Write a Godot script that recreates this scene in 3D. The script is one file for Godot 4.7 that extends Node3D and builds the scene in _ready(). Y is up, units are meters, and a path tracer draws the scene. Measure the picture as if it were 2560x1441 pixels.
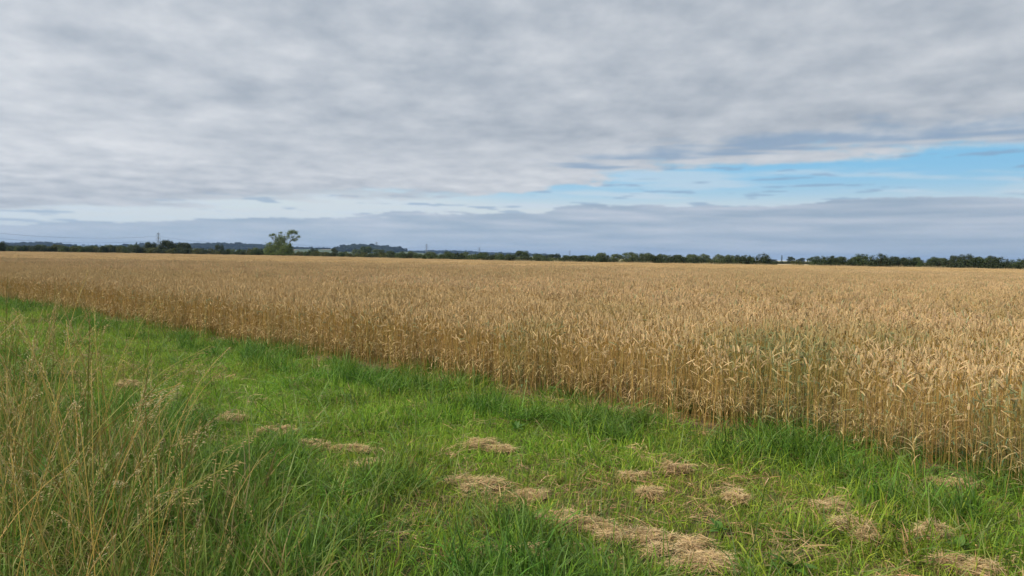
extends Node3D
# A wheat field with a grass margin under a broken cloud deck. y up, metres; the camera stands over the origin and looks along -z.

const FOCAL := 1790.0      # focal length in pixels of a 2560 wide picture
const EYE := 1.6
const EXPOSURE := 3.25
var cam: Camera3D
var rng := RandomNumberGenerator.new()
var tone_noise := FastNoiseLite.new()
var wide_noise := FastNoiseLite.new()
var mats := {}
var taken := {}


# ---------------------------------------------------------------- small helpers
func rf(a: float, b: float) -> float:
	return rng.randf_range(a, b)

func tag(o: Node, label: String, category: String, group := "", kind := "") -> void:
	o.set_meta("label", label)
	o.set_meta("category", category)
	if group: o.set_meta("group", group)
	if kind: o.set_meta("kind", kind)

func numbered(called: String) -> String:
	var n: int = taken.get(called, 0)
	taken[called] = n + 1
	return called if n == 0 else "%s_%03d" % [called, n]

func thing(called: String, at: Vector3, turn := 0.0) -> Node3D:
	var o := Node3D.new()
	o.name = numbered(called)
	add_child(o)
	o.position = at
	o.rotation.y = turn
	return o

func part(called: String, mesh: Mesh, mat: Material, parent: Node) -> MeshInstance3D:
	var o := MeshInstance3D.new()
	o.name = numbered(called) if parent == self else called
	o.mesh = mesh
	o.material_override = mat
	parent.add_child(o, true)
	return o

func ordinal(n: int) -> String:
	var small := ["", "first", "second", "third", "fourth", "fifth", "sixth", "seventh", "eighth", "ninth", "tenth", "eleventh", "twelfth", "thirteenth", "fourteenth", "fifteenth", "sixteenth", "seventeenth", "eighteenth", "nineteenth"]
	if n < 20: return small[n]
	var tens := ["", "", "twenty", "thirty", "forty", "fifty", "sixty", "seventy"]
	var tenth := ["", "", "twentieth", "thirtieth", "fortieth", "fiftieth", "sixtieth", "seventieth"]
	return tenth[n / 10] if n % 10 == 0 else tens[n / 10] + "-" + small[n % 10]

func edge_s(x: float, d: float) -> float:      # metres inside the wheat's edge (negative: on the grass margin)
	return (d - edge_d(x)) / 1.3255

func edge_d(x: float) -> float:
	return 8.4 - 0.87 * x - 0.055 * pow(maxf(x - 1.0, 0.0), 2.0)

func horizon_at(px: float) -> float:
	return 641.6 + (px - 1280.0) * 0.0148

func side_at(px: float, depth: float) -> float:
	return (px - 1280.0) / FOCAL * depth

func height_at(px: float, py: float, depth: float) -> float:
	return EYE + (horizon_at(px) - py) / FOCAL * depth

func on_ground(px: float, py: float, y := 0.06) -> Vector3:
	var ray: Vector3 = cam.basis * Vector3((px - 1280.0) / FOCAL, -(py - 720.5) / FOCAL, -1.0)
	return Vector3(0, EYE, 0) + ray * ((y - EYE) / ray.y)

func material(called: String, rough: float, light_through := 0.0, albedo := Color.WHITE) -> StandardMaterial3D:
	var m := StandardMaterial3D.new()
	m.resource_name = called
	m.vertex_color_use_as_albedo = true
	m.albedo_color = albedo.linear_to_srgb()
	m.roughness = rough
	m.metallic_specular = 0.35
	m.cull_mode = BaseMaterial3D.CULL_DISABLED
	if light_through > 0.0:
		m.backlight_enabled = true
		m.backlight = Color(light_through, light_through, light_through).linear_to_srgb()
	mats[called] = m
	return m


class Shape:
	var v := PackedVector3Array()
	var c := PackedColorArray()
	var i := PackedInt32Array()

	func tri(a: Vector3, b: Vector3, d: Vector3, col: Color) -> void:
		var n := v.size()
		v.append(a); v.append(b); v.append(d)
		c.append(col); c.append(col); c.append(col)
		i.append(n); i.append(n + 1); i.append(n + 2)

	func quad(a: Vector3, b: Vector3, d: Vector3, e: Vector3, col: Color) -> void:
		var n := v.size()
		v.append(a); v.append(b); v.append(d); v.append(e)
		c.append(col); c.append(col); c.append(col); c.append(col)
		for k in [0, 1, 2, 0, 2, 3]: i.append(n + k)

	# a tapering leaf along the points
	func strip(points: Array, side: Vector3, width: float, col: Color, full := 0.35) -> void:
		var n := v.size()
		var last := points.size() - 1
		for k in last:
			var t := float(k) / last
			var w := width * 0.5 * (1.0 if t < full else 1.0 - 0.75 * (t - full) / (1.0 - full))
			v.append(points[k] - side * w); v.append(points[k] + side * w)
			c.append(col); c.append(col)
		v.append(points[last]); c.append(col)
		for k in last - 1:
			var a := n + k * 2
			for q in [0, 1, 3, 0, 3, 2]: i.append(a + q)
		var b := n + (last - 1) * 2
		i.append(b); i.append(b + 1); i.append(n + last * 2)

	# a tube of few sides along the points
	func tube(points: Array, r0: float, r1: float, sides: int, col: Color) -> void:
		var n := v.size()
		var last := points.size() - 1
		for k in points.size():
			var dir: Vector3 = (points[mini(k + 1, last)] - points[maxi(k - 1, 0)]).normalized()
			var u := dir.cross(Vector3(0.31, 0.2, 0.93)).normalized()
			var w := dir.cross(u)
			var r := lerpf(r0, r1, float(k) / last)
			for q in sides:
				var a := TAU * q / sides
				v.append(points[k] + (u * cos(a) + w * sin(a)) * r)
				c.append(col)
		for k in last:
			for q in sides:
				var a := n + k * sides + q
				var b := n + k * sides + (q + 1) % sides
				i.append(a); i.append(b); i.append(b + sides)
				i.append(a); i.append(b + sides); i.append(a + sides)

	# a small pointed grain
	func grain(at: Vector3, along: Vector3, out: Vector3, long: float, wide: float, col: Color) -> void:
		var side := along.cross(out).normalized() * wide * 0.5
		var o := out.normalized() * wide * 0.5
		var m := at + along * long * 0.42
		var tip := at + along * long
		var n := v.size()
		for p in [at, m + side, m + o, m - side, m - o, tip]:
			v.append(p); c.append(col)
		for t in [[0, 1, 2], [0, 2, 3], [0, 3, 4], [0, 4, 1], [5, 2, 1], [5, 3, 2], [5, 4, 3], [5, 1, 4]]:
			for q in t: i.append(n + q)

	func mesh() -> ArrayMesh:
		var a := []
		a.resize(Mesh.ARRAY_MAX)
		a[Mesh.ARRAY_VERTEX] = v
		a[Mesh.ARRAY_COLOR] = c
		a[Mesh.ARRAY_INDEX] = i
		var m := ArrayMesh.new()
		m.add_surface_from_arrays(Mesh.PRIMITIVE_TRIANGLES, a)
		return m


class Scatter:
	var b := PackedFloat32Array()
	var n := 0
	func put(at: Vector3, turn: float, sc: Vector3, lean_x: float, lean_z: float, col: Color) -> void:
		var basis := Basis.from_euler(Vector3(lean_x, turn, lean_z)).scaled_local(sc)
		b.append(basis.x.x); b.append(basis.y.x); b.append(basis.z.x); b.append(at.x)
		b.append(basis.x.y); b.append(basis.y.y); b.append(basis.z.y); b.append(at.y)
		b.append(basis.x.z); b.append(basis.y.z); b.append(basis.z.z); b.append(at.z)
		b.append(col.r); b.append(col.g); b.append(col.b); b.append(1.0)
		n += 1

func scattered(called: String, s: Scatter, mesh: Mesh, mat: Material, parent: Node) -> MultiMeshInstance3D:
	var m := MultiMesh.new()
	m.transform_format = MultiMesh.TRANSFORM_3D
	m.use_colors = true
	m.mesh = mesh
	m.instance_count = s.n
	m.buffer = s.b
	var o := MultiMeshInstance3D.new()
	o.name = called
	o.multimesh = m
	o.material_override = mat
	parent.add_child(o, true)
	o.set_meta("kind", "stuff")
	return o


# ---------------------------------------------------------------- sky
func make_sky() -> Texture2D:
	var w := 4096
	var h := 2048
	var roll := FastNoiseLite.new()      # the rolls of the cloud deck
	roll.noise_type = FastNoiseLite.TYPE_SIMPLEX_SMOOTH
	roll.fractal_octaves = 5
	roll.fractal_gain = 0.6
	roll.frequency = 0.75
	roll.seed = 11
	var broad := FastNoiseLite.new()
	broad.noise_type = FastNoiseLite.TYPE_SIMPLEX_SMOOTH
	broad.fractal_octaves = 3
	broad.frequency = 0.16
	broad.seed = 4
	var fray := FastNoiseLite.new()      # ragged edges and wisps
	fray.noise_type = FastNoiseLite.TYPE_SIMPLEX_SMOOTH
	fray.fractal_octaves = 5
	fray.frequency = 0.5
	fray.seed = 23
	var layer := FastNoiseLite.new()     # layers seen edge on, low over the land
	layer.noise_type = FastNoiseLite.TYPE_SIMPLEX_SMOOTH
	layer.fractal_octaves = 4
	layer.frequency = 1.0
	layer.seed = 31
	var puff := FastNoiseLite.new()      # the lumps of the deck as they stand in the sky
	puff.noise_type = FastNoiseLite.TYPE_SIMPLEX_SMOOTH
	puff.fractal_octaves = 5
	puff.fractal_gain = 0.55
	puff.frequency = 1.0
	puff.seed = 57
	var full := Image.create(w, h, false, Image.FORMAT_RGB8)
	full.fill(Color(0.70, 0.74, 0.80))
	# rows from the zenith down to 27 degrees are computed at a quarter of the resolution
	var split := int((90.0 - 27.0) / 180.0 * h) / 4 * 4
	var small := Image.create(w / 4, split / 4, false, Image.FORMAT_RGB8)
	var bank_dark := Vector3(0.625, 0.702, 0.778)
	var bank_light := Vector3(0.785, 0.820, 0.870)
	var deck_dark := Vector3(0.664, 0.704, 0.752)
	var deck_light := Vector3(0.872, 0.888, 0.908)
	var gap_dark := Vector3(0.565, 0.665, 0.775)
	for stage in 2:
		var step := 4 if stage == 0 else 1
		var im := small if stage == 0 else full
		for row in range(0 if stage == 0 else split, split if stage == 0 else h / 2, step):
			var el := (0.5 - (row + 0.5 * step) / h) * PI
			var y := sin(el)
			var far := cos(el) / (y + 0.012)
			var deg := rad_to_deg(el)
			var lf := log(far)
			var lowly := smoothstep(9.0, 4.5, deg)
			var calm := clampf(1.35 - far / 22.0, 0.0, 1.0)       # far off the deck shows less of its structure
			for col in range(0, w, step):
				var az := (col + 0.5 * step) / w * TAU      # 0: straight ahead, growing to the right
				var px := sin(az) * far
				var pd := cos(az) * far
				var q := pd + (0.65 if px > 0.0 else 0.5) * px
				var along := px - 0.65 * pd
				var n_edge := fray.get_noise_2d(px * 0.55, pd * 0.55)
				var n_plane := roll.get_noise_2d(along * 0.95, q * 1.15 + 7.0)
				var n_puff := puff.get_noise_3d(sin(az) * 10.0, cos(az) * 10.0, lf * 5.2) * (1.0 - lowly) + puff.get_noise_3d(sin(az) * 19.0 + 50.0, cos(az) * 19.0, lf * 9.0) * lowly
				var n_roll := n_plane * 0.5 + n_puff * 0.8
				var n_broad := broad.get_noise_2d(along * 0.8 + 40.0, q)
				var n_low := layer.get_noise_2d(sin(az) * 5.0 + cos(az) * 3.0, deg * 1.15 + sin(az * 2.0) * 0.3)
				# clear air
				var hazy := smoothstep(6.5, 13.5, far + 0.8 * maxf(-px, 0.0))
				var c := Vector3(0.55, 0.785, 0.93).lerp(Vector3(0.835, 0.882, 0.905), hazy)
				c = c.lerp(Vector3(0.42, 0.66, 0.88), smoothstep(12.0, 60.0, deg))
				# thin cloud inside the gap: pale veils and small dark shreds
				var veil := smoothstep(-0.05, 0.42, fray.get_noise_2d(px * 0.7 + 90.0, pd * 1.1 - 31.0)) * 0.8
				c = c.lerp(Vector3(0.82, 0.875, 0.92), veil * 0.75)
				var shred := smoothstep(0.24, 0.46, layer.get_noise_2d(sin(az) * 7.0 + 5.0, deg * 1.5 + cos(az) * 2.0 + 3.0)) * 0.6
				c = c.lerp(gap_dark, shred)
				# main deck this side of the gap, far bank beyond it
				var near_edge := maxf(9.6 - 0.55 * maxf(px, 0.0), 6.5) + n_edge * 2.0 + n_puff * 1.0
				var far_edge := 13.4 + n_edge * 1.3 + n_puff * 0.7 + 0.3 * n_low
				var deck := 1.0 - smoothstep(near_edge - 0.6 - 0.5 * smoothstep(0.5, -3.0, px), near_edge + 0.25 + 0.6 * smoothstep(0.5, -3.0, px), q)
				var bank := smoothstep(far_edge - 0.15, far_edge + 0.2, q)
				var lum := clampf(0.53 + n_roll * 0.56 * (0.35 + 0.65 * calm) + n_broad * 0.34 + n_low * 0.22 * (1.2 - calm), 0.0, 1.0)
				var dc := deck_dark.lerp(deck_light, lum)
				dc = dc.lerp(gap_dark, smoothstep(1.4, 0.0, absf(near_edge - 0.7 - q)) * smoothstep(0.02, 0.3, -n_broad + n_low * 0.5) * 0.8 * smoothstep(-2.0, 0.3, px))
				c = c.lerp(dc, deck)
				var bl := clampf(0.42 + n_low * 0.75 + n_roll * 0.18, 0.0, 1.0)
				var bc := bank_dark.lerp(bank_light, bl)
				bc = bc.lerp(Vector3(0.62, 0.715, 0.80), 0.35 * smoothstep(3.5, 0.5, deg))
				c = c.lerp(bc, bank * 0.96)
				# the side towards the hidden sun is a little brighter, down at the horizon paler
				var sunward := 0.5 - 0.5 * sin(az + 0.35)
				c *= 0.965 + 0.07 * sunward
				c = c.lerp(Vector3(0.76, 0.81, 0.85), 0.45 * smoothstep(6.0, 0.5, deg) * sunward)
				var lin := Color(clampf(c.x, 0, 1), clampf(c.y, 0, 1), clampf(c.z, 0, 1)).srgb_to_linear() * (1.0 / EXPOSURE)
				var outc := Color(lin.r, lin.g, lin.b).linear_to_srgb()
				# the panorama's first column looks along -z
				im.set_pixel(col / step, row / step if stage == 0 else row, outc)
	small.resize(w, split, Image.INTERPOLATE_CUBIC)
	full.blit_rect(small, Rect2i(0, 0, w, split), Vector2i.ZERO)
	return ImageTexture.create_from_image(full)


# ---------------------------------------------------------------- plants
func bent(base: Vector3, dir: Vector3, length: float, droop: float, steps: int) -> Array:
	var pts := [base]
	var p := base
	var d := dir.normalized()
	for k in steps:
		p = p + d * (length / steps)
		pts.append(p)
		d = (d + Vector3(0, -droop / steps, 0)).normalized()
	return pts

func flat_dir() -> Vector3:
	var a := rf(0, TAU)
	return Vector3(cos(a), 0, sin(a))

func blade(s: Shape, base: Vector3, h0: float, h1: float, w0: float, w1: float, spread: float, droop: float, col: Color, steps := 3) -> void:
	var out := flat_dir()
	var dir := Vector3(0, 1, 0) + out * rf(0.05, spread)
	var side := dir.cross(out.rotated(Vector3.UP, rf(-0.9, 0.9))).normalized()
	s.strip(bent(base, dir, rf(h0, h1), rf(droop * 0.3, droop), steps), side, rf(w0, w1), col)

func shade_of(c: Color, spread: float) -> Color:        # another leaf's own tone
	var k := 1.0 + rf(-spread, spread)
	return Color(c.r * k * rf(0.9, 1.12), c.g * k, c.b * k * rf(0.85, 1.15))

func tuft(blades: int, radius: float, h0: float, h1: float, w0: float, w1: float, spread: float, droop: float, colours: Array) -> ArrayMesh:
	var s := Shape.new()
	for k in blades:
		var p := flat_dir() * radius * sqrt(rng.randf())
		blade(s, p + Vector3(0, -0.01, 0), h0, h1, w0, w1, spread, droop, shade_of(colours[rng.randi() % colours.size()], 0.3))
	return s.mesh()

func litter(bits: int, radius: float, height: float, l0: float, l1: float, colours: Array) -> ArrayMesh:
	var s := Shape.new()
	for k in bits:
		var p := flat_dir() * radius * sqrt(rng.randf()) + Vector3(0, rf(0.0, height), 0)
		var dir := flat_dir() + Vector3(0, rf(-0.25, 0.3), 0)
		s.strip(bent(p, dir, rf(l0, l1), rf(-0.2, 0.5), 2), dir.cross(Vector3(rf(-1, 1), rf(0.2, 1), rf(-1, 1))).normalized(), rf(0.003, 0.006), shade_of(colours[rng.randi() % colours.size()], 0.25), 0.7)
	return s.mesh()

# one wheat plant: [stem, ear, leaf] shapes; nod 0 upright ... 1 bent right over
func wheat_shapes(height: float, nod: float, stem_col: Color, ear_col: Color, leaf_col: Color, fine: bool) -> Array:
	var stem := Shape.new()
	var ear := Shape.new()
	var leaf_a := Shape.new()
	var leaf_b := Shape.new()
	var lean := flat_dir() * rf(0.0, 0.06)
	var out := flat_dir()
	var p0 := Vector3(0, -0.02, 0)
	var p1 := lean * 0.5 * height + Vector3(0, height * 0.5, 0)
	var p2 := lean * height + Vector3(0, height * 0.86, 0)
	var neck := Vector3(0, 1, 0) + lean
	var pts := [p0, p1, p2]
	var p := p2
	for k in 3:
		neck = (neck + (out * 0.75 + Vector3(0, -0.6, 0)) * nod * 0.75).normalized()
		p = p + neck * height * 0.048
		pts.append(p)
	stem.tube(pts, 0.0021, 0.0013, 3, stem_col)
	# the ear: overlapping spikelets left and right of a bending axis
	var along := neck
	var side := along.cross(Vector3(rf(-1, 1), rf(-0.3, 0.3), rf(-1, 1))).normalized()
	var rows := 9 if fine else 5
	var long := rf(0.062, 0.086)
	for k in rows:
		for q in [-1, 1]:
			var o: Vector3 = side * q
			var w := (0.0066 if fine else 0.009) * (1.0 - 0.35 * absf(float(k) / rows - 0.4))
			ear.grain(p + o * w * 0.28, (along + o * 0.28).normalized(), along.cross(o), long * (0.24 if fine else 0.34), w * 1.25, shade_of(ear_col, 0.13))
		p = p + along * long / rows
		along = (along + (out * 0.2 + Vector3(0, -0.5, 0)) * nod * 1.6 / rows).normalized()
	ear.grain(p, along, side, long * 0.2, 0.007, ear_col)
	for leaf in [leaf_a, leaf_b]:
		var y := height * rf(0.25, 0.72)
		var dir := flat_dir() * rf(0.4, 1.0) + Vector3(0, rf(0.3, 1.0), 0)
		leaf.strip(bent(lean * y + Vector3(0, y, 0), dir, rf(0.1, 0.22), rf(1.6, 3.4), 4), dir.cross(Vector3.UP).normalized(), rf(0.005, 0.009), shade_of(leaf_col, 0.2))
	return [stem, ear, leaf_a, leaf_b]

func joined(shapes: Array) -> Shape:
	var s := Shape.new()
	for o in shapes:
		var n := s.v.size()
		s.v.append_array(o.v)
		s.c.append_array(o.c)
		for k in o.i: s.i.append(k + n)
	return s

func add_moved(to: Shape, from: Shape, at: Vector3, turn: float, scale: float) -> void:
	var basis := Basis(Vector3.UP, turn).scaled(Vector3.ONE * scale)
	var n := to.v.size()
	for p in from.v: to.v.append(basis * p + at)
	to.c.append_array(from.c)
	for k in from.i: to.i.append(k + n)

# a tall flowering grass: [stem, seed_head, leaf]
func seed_grass(height: float, arch: float, loose: float, stem_col: Color, head_col: Color, leaf_col: Color) -> Array:
	var stem := Shape.new()
	var head := Shape.new()
	var leaf_a := Shape.new()
	var leaf_b := Shape.new()
	var out := flat_dir()
	var pts := bent(Vector3(0, -0.03, 0), Vector3(0, 1, 0) + out * rf(0.02, 0.16) , height, 0.0, 2)
	pts.resize(1)
	var p: Vector3 = pts[0]
	var d := (Vector3(0, 1, 0) + out * rf(0.02, 0.18)).normalized()
	var steps := 8
	for k in steps:
		p = p + d * height / steps
		pts.append(p)
		d = (d + (out * 0.9 + Vector3(0, -0.35, 0)) * arch * 0.07 * (1.0 + k * 0.35)).normalized()
	stem.tube(pts, 0.0024, 0.0011, 3, stem_col)
	# the panicle over the last part of the stem
	var n := 26
	for k in n:
		var t := float(k) / n
		var at_f := lerpf(0.80, 1.0, t) * steps
		var at_i := mini(int(at_f), steps - 1)
		var base: Vector3 = pts[at_i].lerp(pts[at_i + 1], at_f - at_i)
		var axis: Vector3 = (pts[at_i + 1] - pts[at_i]).normalized()
		var fly := flat_dir()
		var dir := (axis + fly * loose * (1.15 - t) + out * arch * 0.25).normalized()
		var long := rf(0.01, 0.055) * (1.1 - 0.7 * t) * (0.4 + loose)
		var tip := base + dir * long + Vector3(0, -0.25 * long * arch, 0)
		head.tri(base, base + dir.cross(Vector3.UP).normalized() * 0.0007, tip, head_col)
		var hang := (dir + Vector3(0, -0.35 * arch, 0)).normalized()
		head.grain(tip, hang, hang.cross(Vector3(0.3, 1, 0.2)), rf(0.011, 0.017), 0.0024, shade_of(head_col, 0.15))
		if k % 2 == 0:
			head.grain(base.lerp(tip, 0.55), (hang + fly * 0.4).normalized(), hang.cross(Vector3(0.3, 1, 0.2)), 0.012, 0.0022, shade_of(head_col, 0.15))
	for leaf in [leaf_a, leaf_b]:
		var y := rf(0.15, 0.55)
		var b: Vector3 = pts[int(y * steps)]
		var dir := flat_dir() * rf(0.4, 1.0) + Vector3(0, rf(0.5, 1.2), 0)
		leaf.strip(bent(b, dir, rf(0.15, 0.32), rf(1.0, 2.6), 4), dir.cross(Vector3.UP).normalized(), rf(0.004, 0.007), shade_of(leaf_col, 0.2))
	return [stem, head, leaf_a, leaf_b]

# a leafy crown: leaf sprays spread through ellipsoids [centre, radii, sprays]
func crown(blobs: Array, leaf0: float, leaf1: float, col: Color, spread: float, ragged := 0.12) -> ArrayMesh:
	var s := Shape.new()
	for b in blobs:
		var centre: Vector3 = b[0]
		var r: Vector3 = b[1]
		for k in int(b[2]):
			var dir := Vector3(rng.randfn(), rng.randfn(), rng.randfn()).normalized()
			var reach := pow(rng.randf(), 0.28) * (1.0 + rng.randfn() * ragged)
			var p := centre + dir * r * reach
			if p.y < 0.0: p.y = -p.y * 0.3
			var up := (dir + Vector3(rf(-1, 1), rf(-0.4, 1.2), rf(-1, 1)) * 0.9).normalized()
			var a := up.cross(Vector3(rf(-1, 1), rf(-1, 1), rf(-1, 1))).normalized()
			var t := up.cross(a)
			var z := rf(leaf0, leaf1)
			var cc := shade_of(col, spread)
			# two leaves of a spray that meet at an angle
			s.quad(p - a * z * 0.5, p + t * z * 0.28 + up * z * 0.08, p + a * z * 0.5, p - t * z * 0.28 + up * z * 0.1, cc)
	return s.mesh()

func tree_shapes(kind: String, seed_: int) -> Array:      # [crown, trunk], both one metre high and one metre wide
	rng.seed = seed_
	var blobs := []
	var trunk := Shape.new()
	var bark := Color(0.09, 0.075, 0.055)
	var size0 := 0.035
	var size1 := 0.075
	var ragged := 0.1
	if kind == "bush":
		for k in 13:
			var x := rf(-0.34, 0.34)
			var h := rf(0.36, 0.5) * (1.0 - 0.55 * absf(x))
			blobs.append([Vector3(x, h * rf(0.9, 1.1), rf(-0.3, 0.3)), Vector3(rf(0.18, 0.27), h, rf(0.16, 0.24)), 330])
		for k in 22:
			var x := rf(-0.44, 0.44)
			blobs.append([Vector3(x, rf(0.66, 0.92) * (1.0 - 0.5 * absf(x)), rf(-0.3, 0.3)), Vector3(0.075, rf(0.06, 0.12), 0.075), 34])
		for k in 5:
			var x := rf(-0.2, 0.2)
			trunk.tube([Vector3(x * 0.3, -0.02, 0), Vector3(x, 0.35, rf(-0.1, 0.1)), Vector3(x * 1.7, 0.75, rf(-0.2, 0.2))], 0.022, 0.006, 4, bark)
		ragged = 0.16
	elif kind == "round":
		for k in 19:
			var a := rf(0, TAU)
			var y := rf(0.12, 0.82)
			var rad := 0.34 * sqrt(clampf(1.0 - pow((y - 0.38) / 0.52, 2.0), 0.05, 1.0))
			blobs.append([Vector3(cos(a) * rad, y, sin(a) * rad), Vector3(rf(0.13, 0.2), rf(0.11, 0.19), rf(0.13, 0.2)), 170])
		blobs.append([Vector3(0, 0.5, 0), Vector3(0.3, 0.38, 0.3), 400])
		trunk.tube([Vector3(0, -0.03, 0), Vector3(0.01, 0.25, 0), Vector3(0.0, 0.6, 0.02)], 0.04, 0.014, 6, bark)
		for k in 5:
			var o := flat_dir()
			trunk.tube([Vector3(0, rf(0.2, 0.35), 0), o * 0.15 + Vector3(0, 0.5, 0), o * 0.3 + Vector3(0, rf(0.6, 0.8), 0)], 0.017, 0.004, 4, bark)
	else:      # conifer
		for k in 12:
			var y := 0.1 + 0.85 * k / 12.0
			blobs.append([Vector3(rf(-0.04, 0.04), y, rf(-0.04, 0.04)), Vector3(0.46 * (1.0 - y * 0.8), 0.08, 0.46 * (1.0 - y * 0.8)), 90])
		trunk.tube([Vector3(0, -0.03, 0), Vector3(0, 0.5, 0), Vector3(0, 0.95, 0)], 0.04, 0.008, 5, bark)
	return [crown(blobs, size0, size1, Color(1, 1, 1), 0.3, ragged), trunk.mesh()]


# ---------------------------------------------------------------- the scene
func _ready() -> void:
	# camera
	cam = Camera3D.new()
	cam.name = "camera"
	add_child(cam)
	cam.position = Vector3(0, EYE, 0)
	cam.rotation_order = EULER_ORDER_YXZ
	cam.rotation_degrees = Vector3(-2.515, 0, 0.848)
	cam.fov = rad_to_deg(2.0 * atan(720.5 / FOCAL))
	cam.near = 0.05
	cam.far = 20000.0
	cam.current = true
	# sky, air, exposure
	var env := Environment.new()
	env.background_mode = Environment.BG_SKY
	env.sky = Sky.new()
	var pan := PanoramaSkyMaterial.new()
	pan.panorama = make_sky()
	env.sky.sky_material = pan
	env.tonemap_mode = Environment.TONE_MAPPER_LINEAR
	env.tonemap_exposure = EXPOSURE
	env.fog_enabled = true
	env.fog_density = 0.00008
	env.fog_light_color = Color(0.6, 0.76, 1.0)
	env.sdfgi_enabled = true
	env.ssao_enabled = true
	env.ssil_enabled = true
	var we := WorldEnvironment.new()
	we.name = "world_environment"
	we.environment = env
	add_child(we)
	# the sun behind thin cloud, high on the left and a little behind
	var sun := DirectionalLight3D.new()
	sun.name = "sun"
	sun.light_energy = 0.5
	sun.light_angular_distance = 12.0
	sun.light_color = Color(1.0, 0.94, 0.85)
	sun.shadow_enabled = true
	add_child(sun)
	sun.look_at_from_position(Vector3(-60, 62, 28), Vector3.ZERO)
	print("sky done ", Time.get_ticks_msec())

	tone_noise.seed = 5
	tone_noise.frequency = 0.55
	tone_noise.fractal_octaves = 3
	wide_noise.seed = 9
	wide_noise.frequency = 0.07
	wide_noise.fractal_octaves = 3
	material("blade", 0.5, 0.7)
	material("straw", 0.62, 0.3)
	material("leafage", 0.6, 0.3)
	material("bark", 0.9)
	material("soil", 0.95)
	material("steel", 0.55)

	make_ground()
	make_far_country()
	make_pylons()
	make_trees()
	print("far done ", Time.get_ticks_msec())
	make_wheat()
	print("wheat done ", Time.get_ticks_msec())
	make_margin()
	print("grass done ", Time.get_ticks_msec())
	make_hay()
	make_tall_grass()
	make_weeds()
	print("all done ", Time.get_ticks_msec())


func noise_ground(c0: Color, c1: Color, c2: Color, freq: float, scale: float) -> StandardMaterial3D:
	var n := FastNoiseLite.new()
	n.seed = 3
	n.frequency = freq
	n.fractal_octaves = 5
	var t := NoiseTexture2D.new()
	t.width = 512
	t.height = 512
	t.seamless = true
	t.noise = n
	var g := Gradient.new()
	g.offsets = PackedFloat32Array([0.15, 0.5, 0.85])
	g.colors = PackedColorArray([c0.linear_to_srgb(), c1.linear_to_srgb(), c2.linear_to_srgb()])
	t.color_ramp = g
	var m := StandardMaterial3D.new()
	m.albedo_texture = t
	m.roughness = 0.95
	m.uv1_triplanar = true
	m.uv1_world_triplanar = true
	m.uv1_scale = Vector3.ONE * scale
	return m

func sheet(called: String, corners: Array, y: float, mat: Material) -> MeshInstance3D:
	var s := Shape.new()
	var poly := PackedVector2Array()
	for p in corners: poly.append(Vector2(p[0], -p[1]))
	var idx := Geometry2D.triangulate_polygon(poly)
	for k in range(0, idx.size(), 3):
		var a := poly[idx[k]]
		var b := poly[idx[k + 1]]
		var c := poly[idx[k + 2]]
		s.tri(Vector3(a.x, y, a.y), Vector3(b.x, y, b.y), Vector3(c.x, y, c.y), Color.WHITE)
	var o := part(called, s.mesh(), mat, self)
	o.set_meta("kind", "structure")
	return o

var field_end := [[-600.0, 232.0], [0.0, 236.0], [340.0, 240.0], [700.0, 222.0], [1000.0, 165.0], [1280.0, 130.0], [1900.0, 128.0], [2300.0, 117.0], [2560.0, 113.0], [3200.0, 106.0]]

func end_depth(px: float) -> float:
	for k in field_end.size() - 1:
		if px <= field_end[k + 1][0]:
			return lerpf(field_end[k][1], field_end[k + 1][1], clampf((px - field_end[k][0]) / (field_end[k + 1][0] - field_end[k][0]), 0.0, 1.0))
	return field_end[-1][1]

func make_ground() -> void:
	var ground := sheet("ground", [[-7000, -300], [7000, -300], [7000, 8000], [-7000, 8000]], 0.0, noise_ground(Color(0.13, 0.15, 0.06), Color(0.2, 0.19, 0.09), Color(0.28, 0.24, 0.13), 0.02, 0.004))
	tag(ground, "flat farmland running away to the horizon", "ground", "", "structure")
	var margin := sheet("margin_soil", [[-40, 43.2], [-40, -13], [24.6, -13]], 0.004, noise_ground(Color(0.035, 0.035, 0.014), Color(0.07, 0.065, 0.028), Color(0.13, 0.11, 0.05), 0.03, 1.1))
	tag(margin, "dark thatchy soil under the mown grass margin", "soil", "", "structure")
	var corners := [[24.6, -13.0], [-40.0, 43.2]]
	for e in field_end: corners.append([side_at(e[0], e[1]), e[1]])
	var soil := sheet("wheat_soil", corners, 0.008, noise_ground(Color(0.10, 0.075, 0.045), Color(0.16, 0.12, 0.07), Color(0.26, 0.2, 0.11), 0.03, 0.7))
	tag(soil, "dry brown soil strewn with straw below the wheat", "soil", "", "structure")
	var stub := [[side_at(700, 230), 232.0], [side_at(1000, 165), 168.0], [side_at(1280, 130), 134.0], [side_at(1900, 128), 132.0], [side_at(2300, 117), 121.0], [side_at(2700, 112), 116.0], [side_at(2700, 330), 330.0], [side_at(1900, 360), 360.0], [side_at(1000, 420), 420.0]]
	var field := sheet("stubble_field", stub, 0.006, noise_ground(Color(0.30, 0.23, 0.11), Color(0.40, 0.31, 0.16), Color(0.46, 0.37, 0.2), 0.02, 0.05))
	tag(field, "pale straw coloured field glimpsed through gaps in the right hedge", "field", "", "structure")


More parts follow.
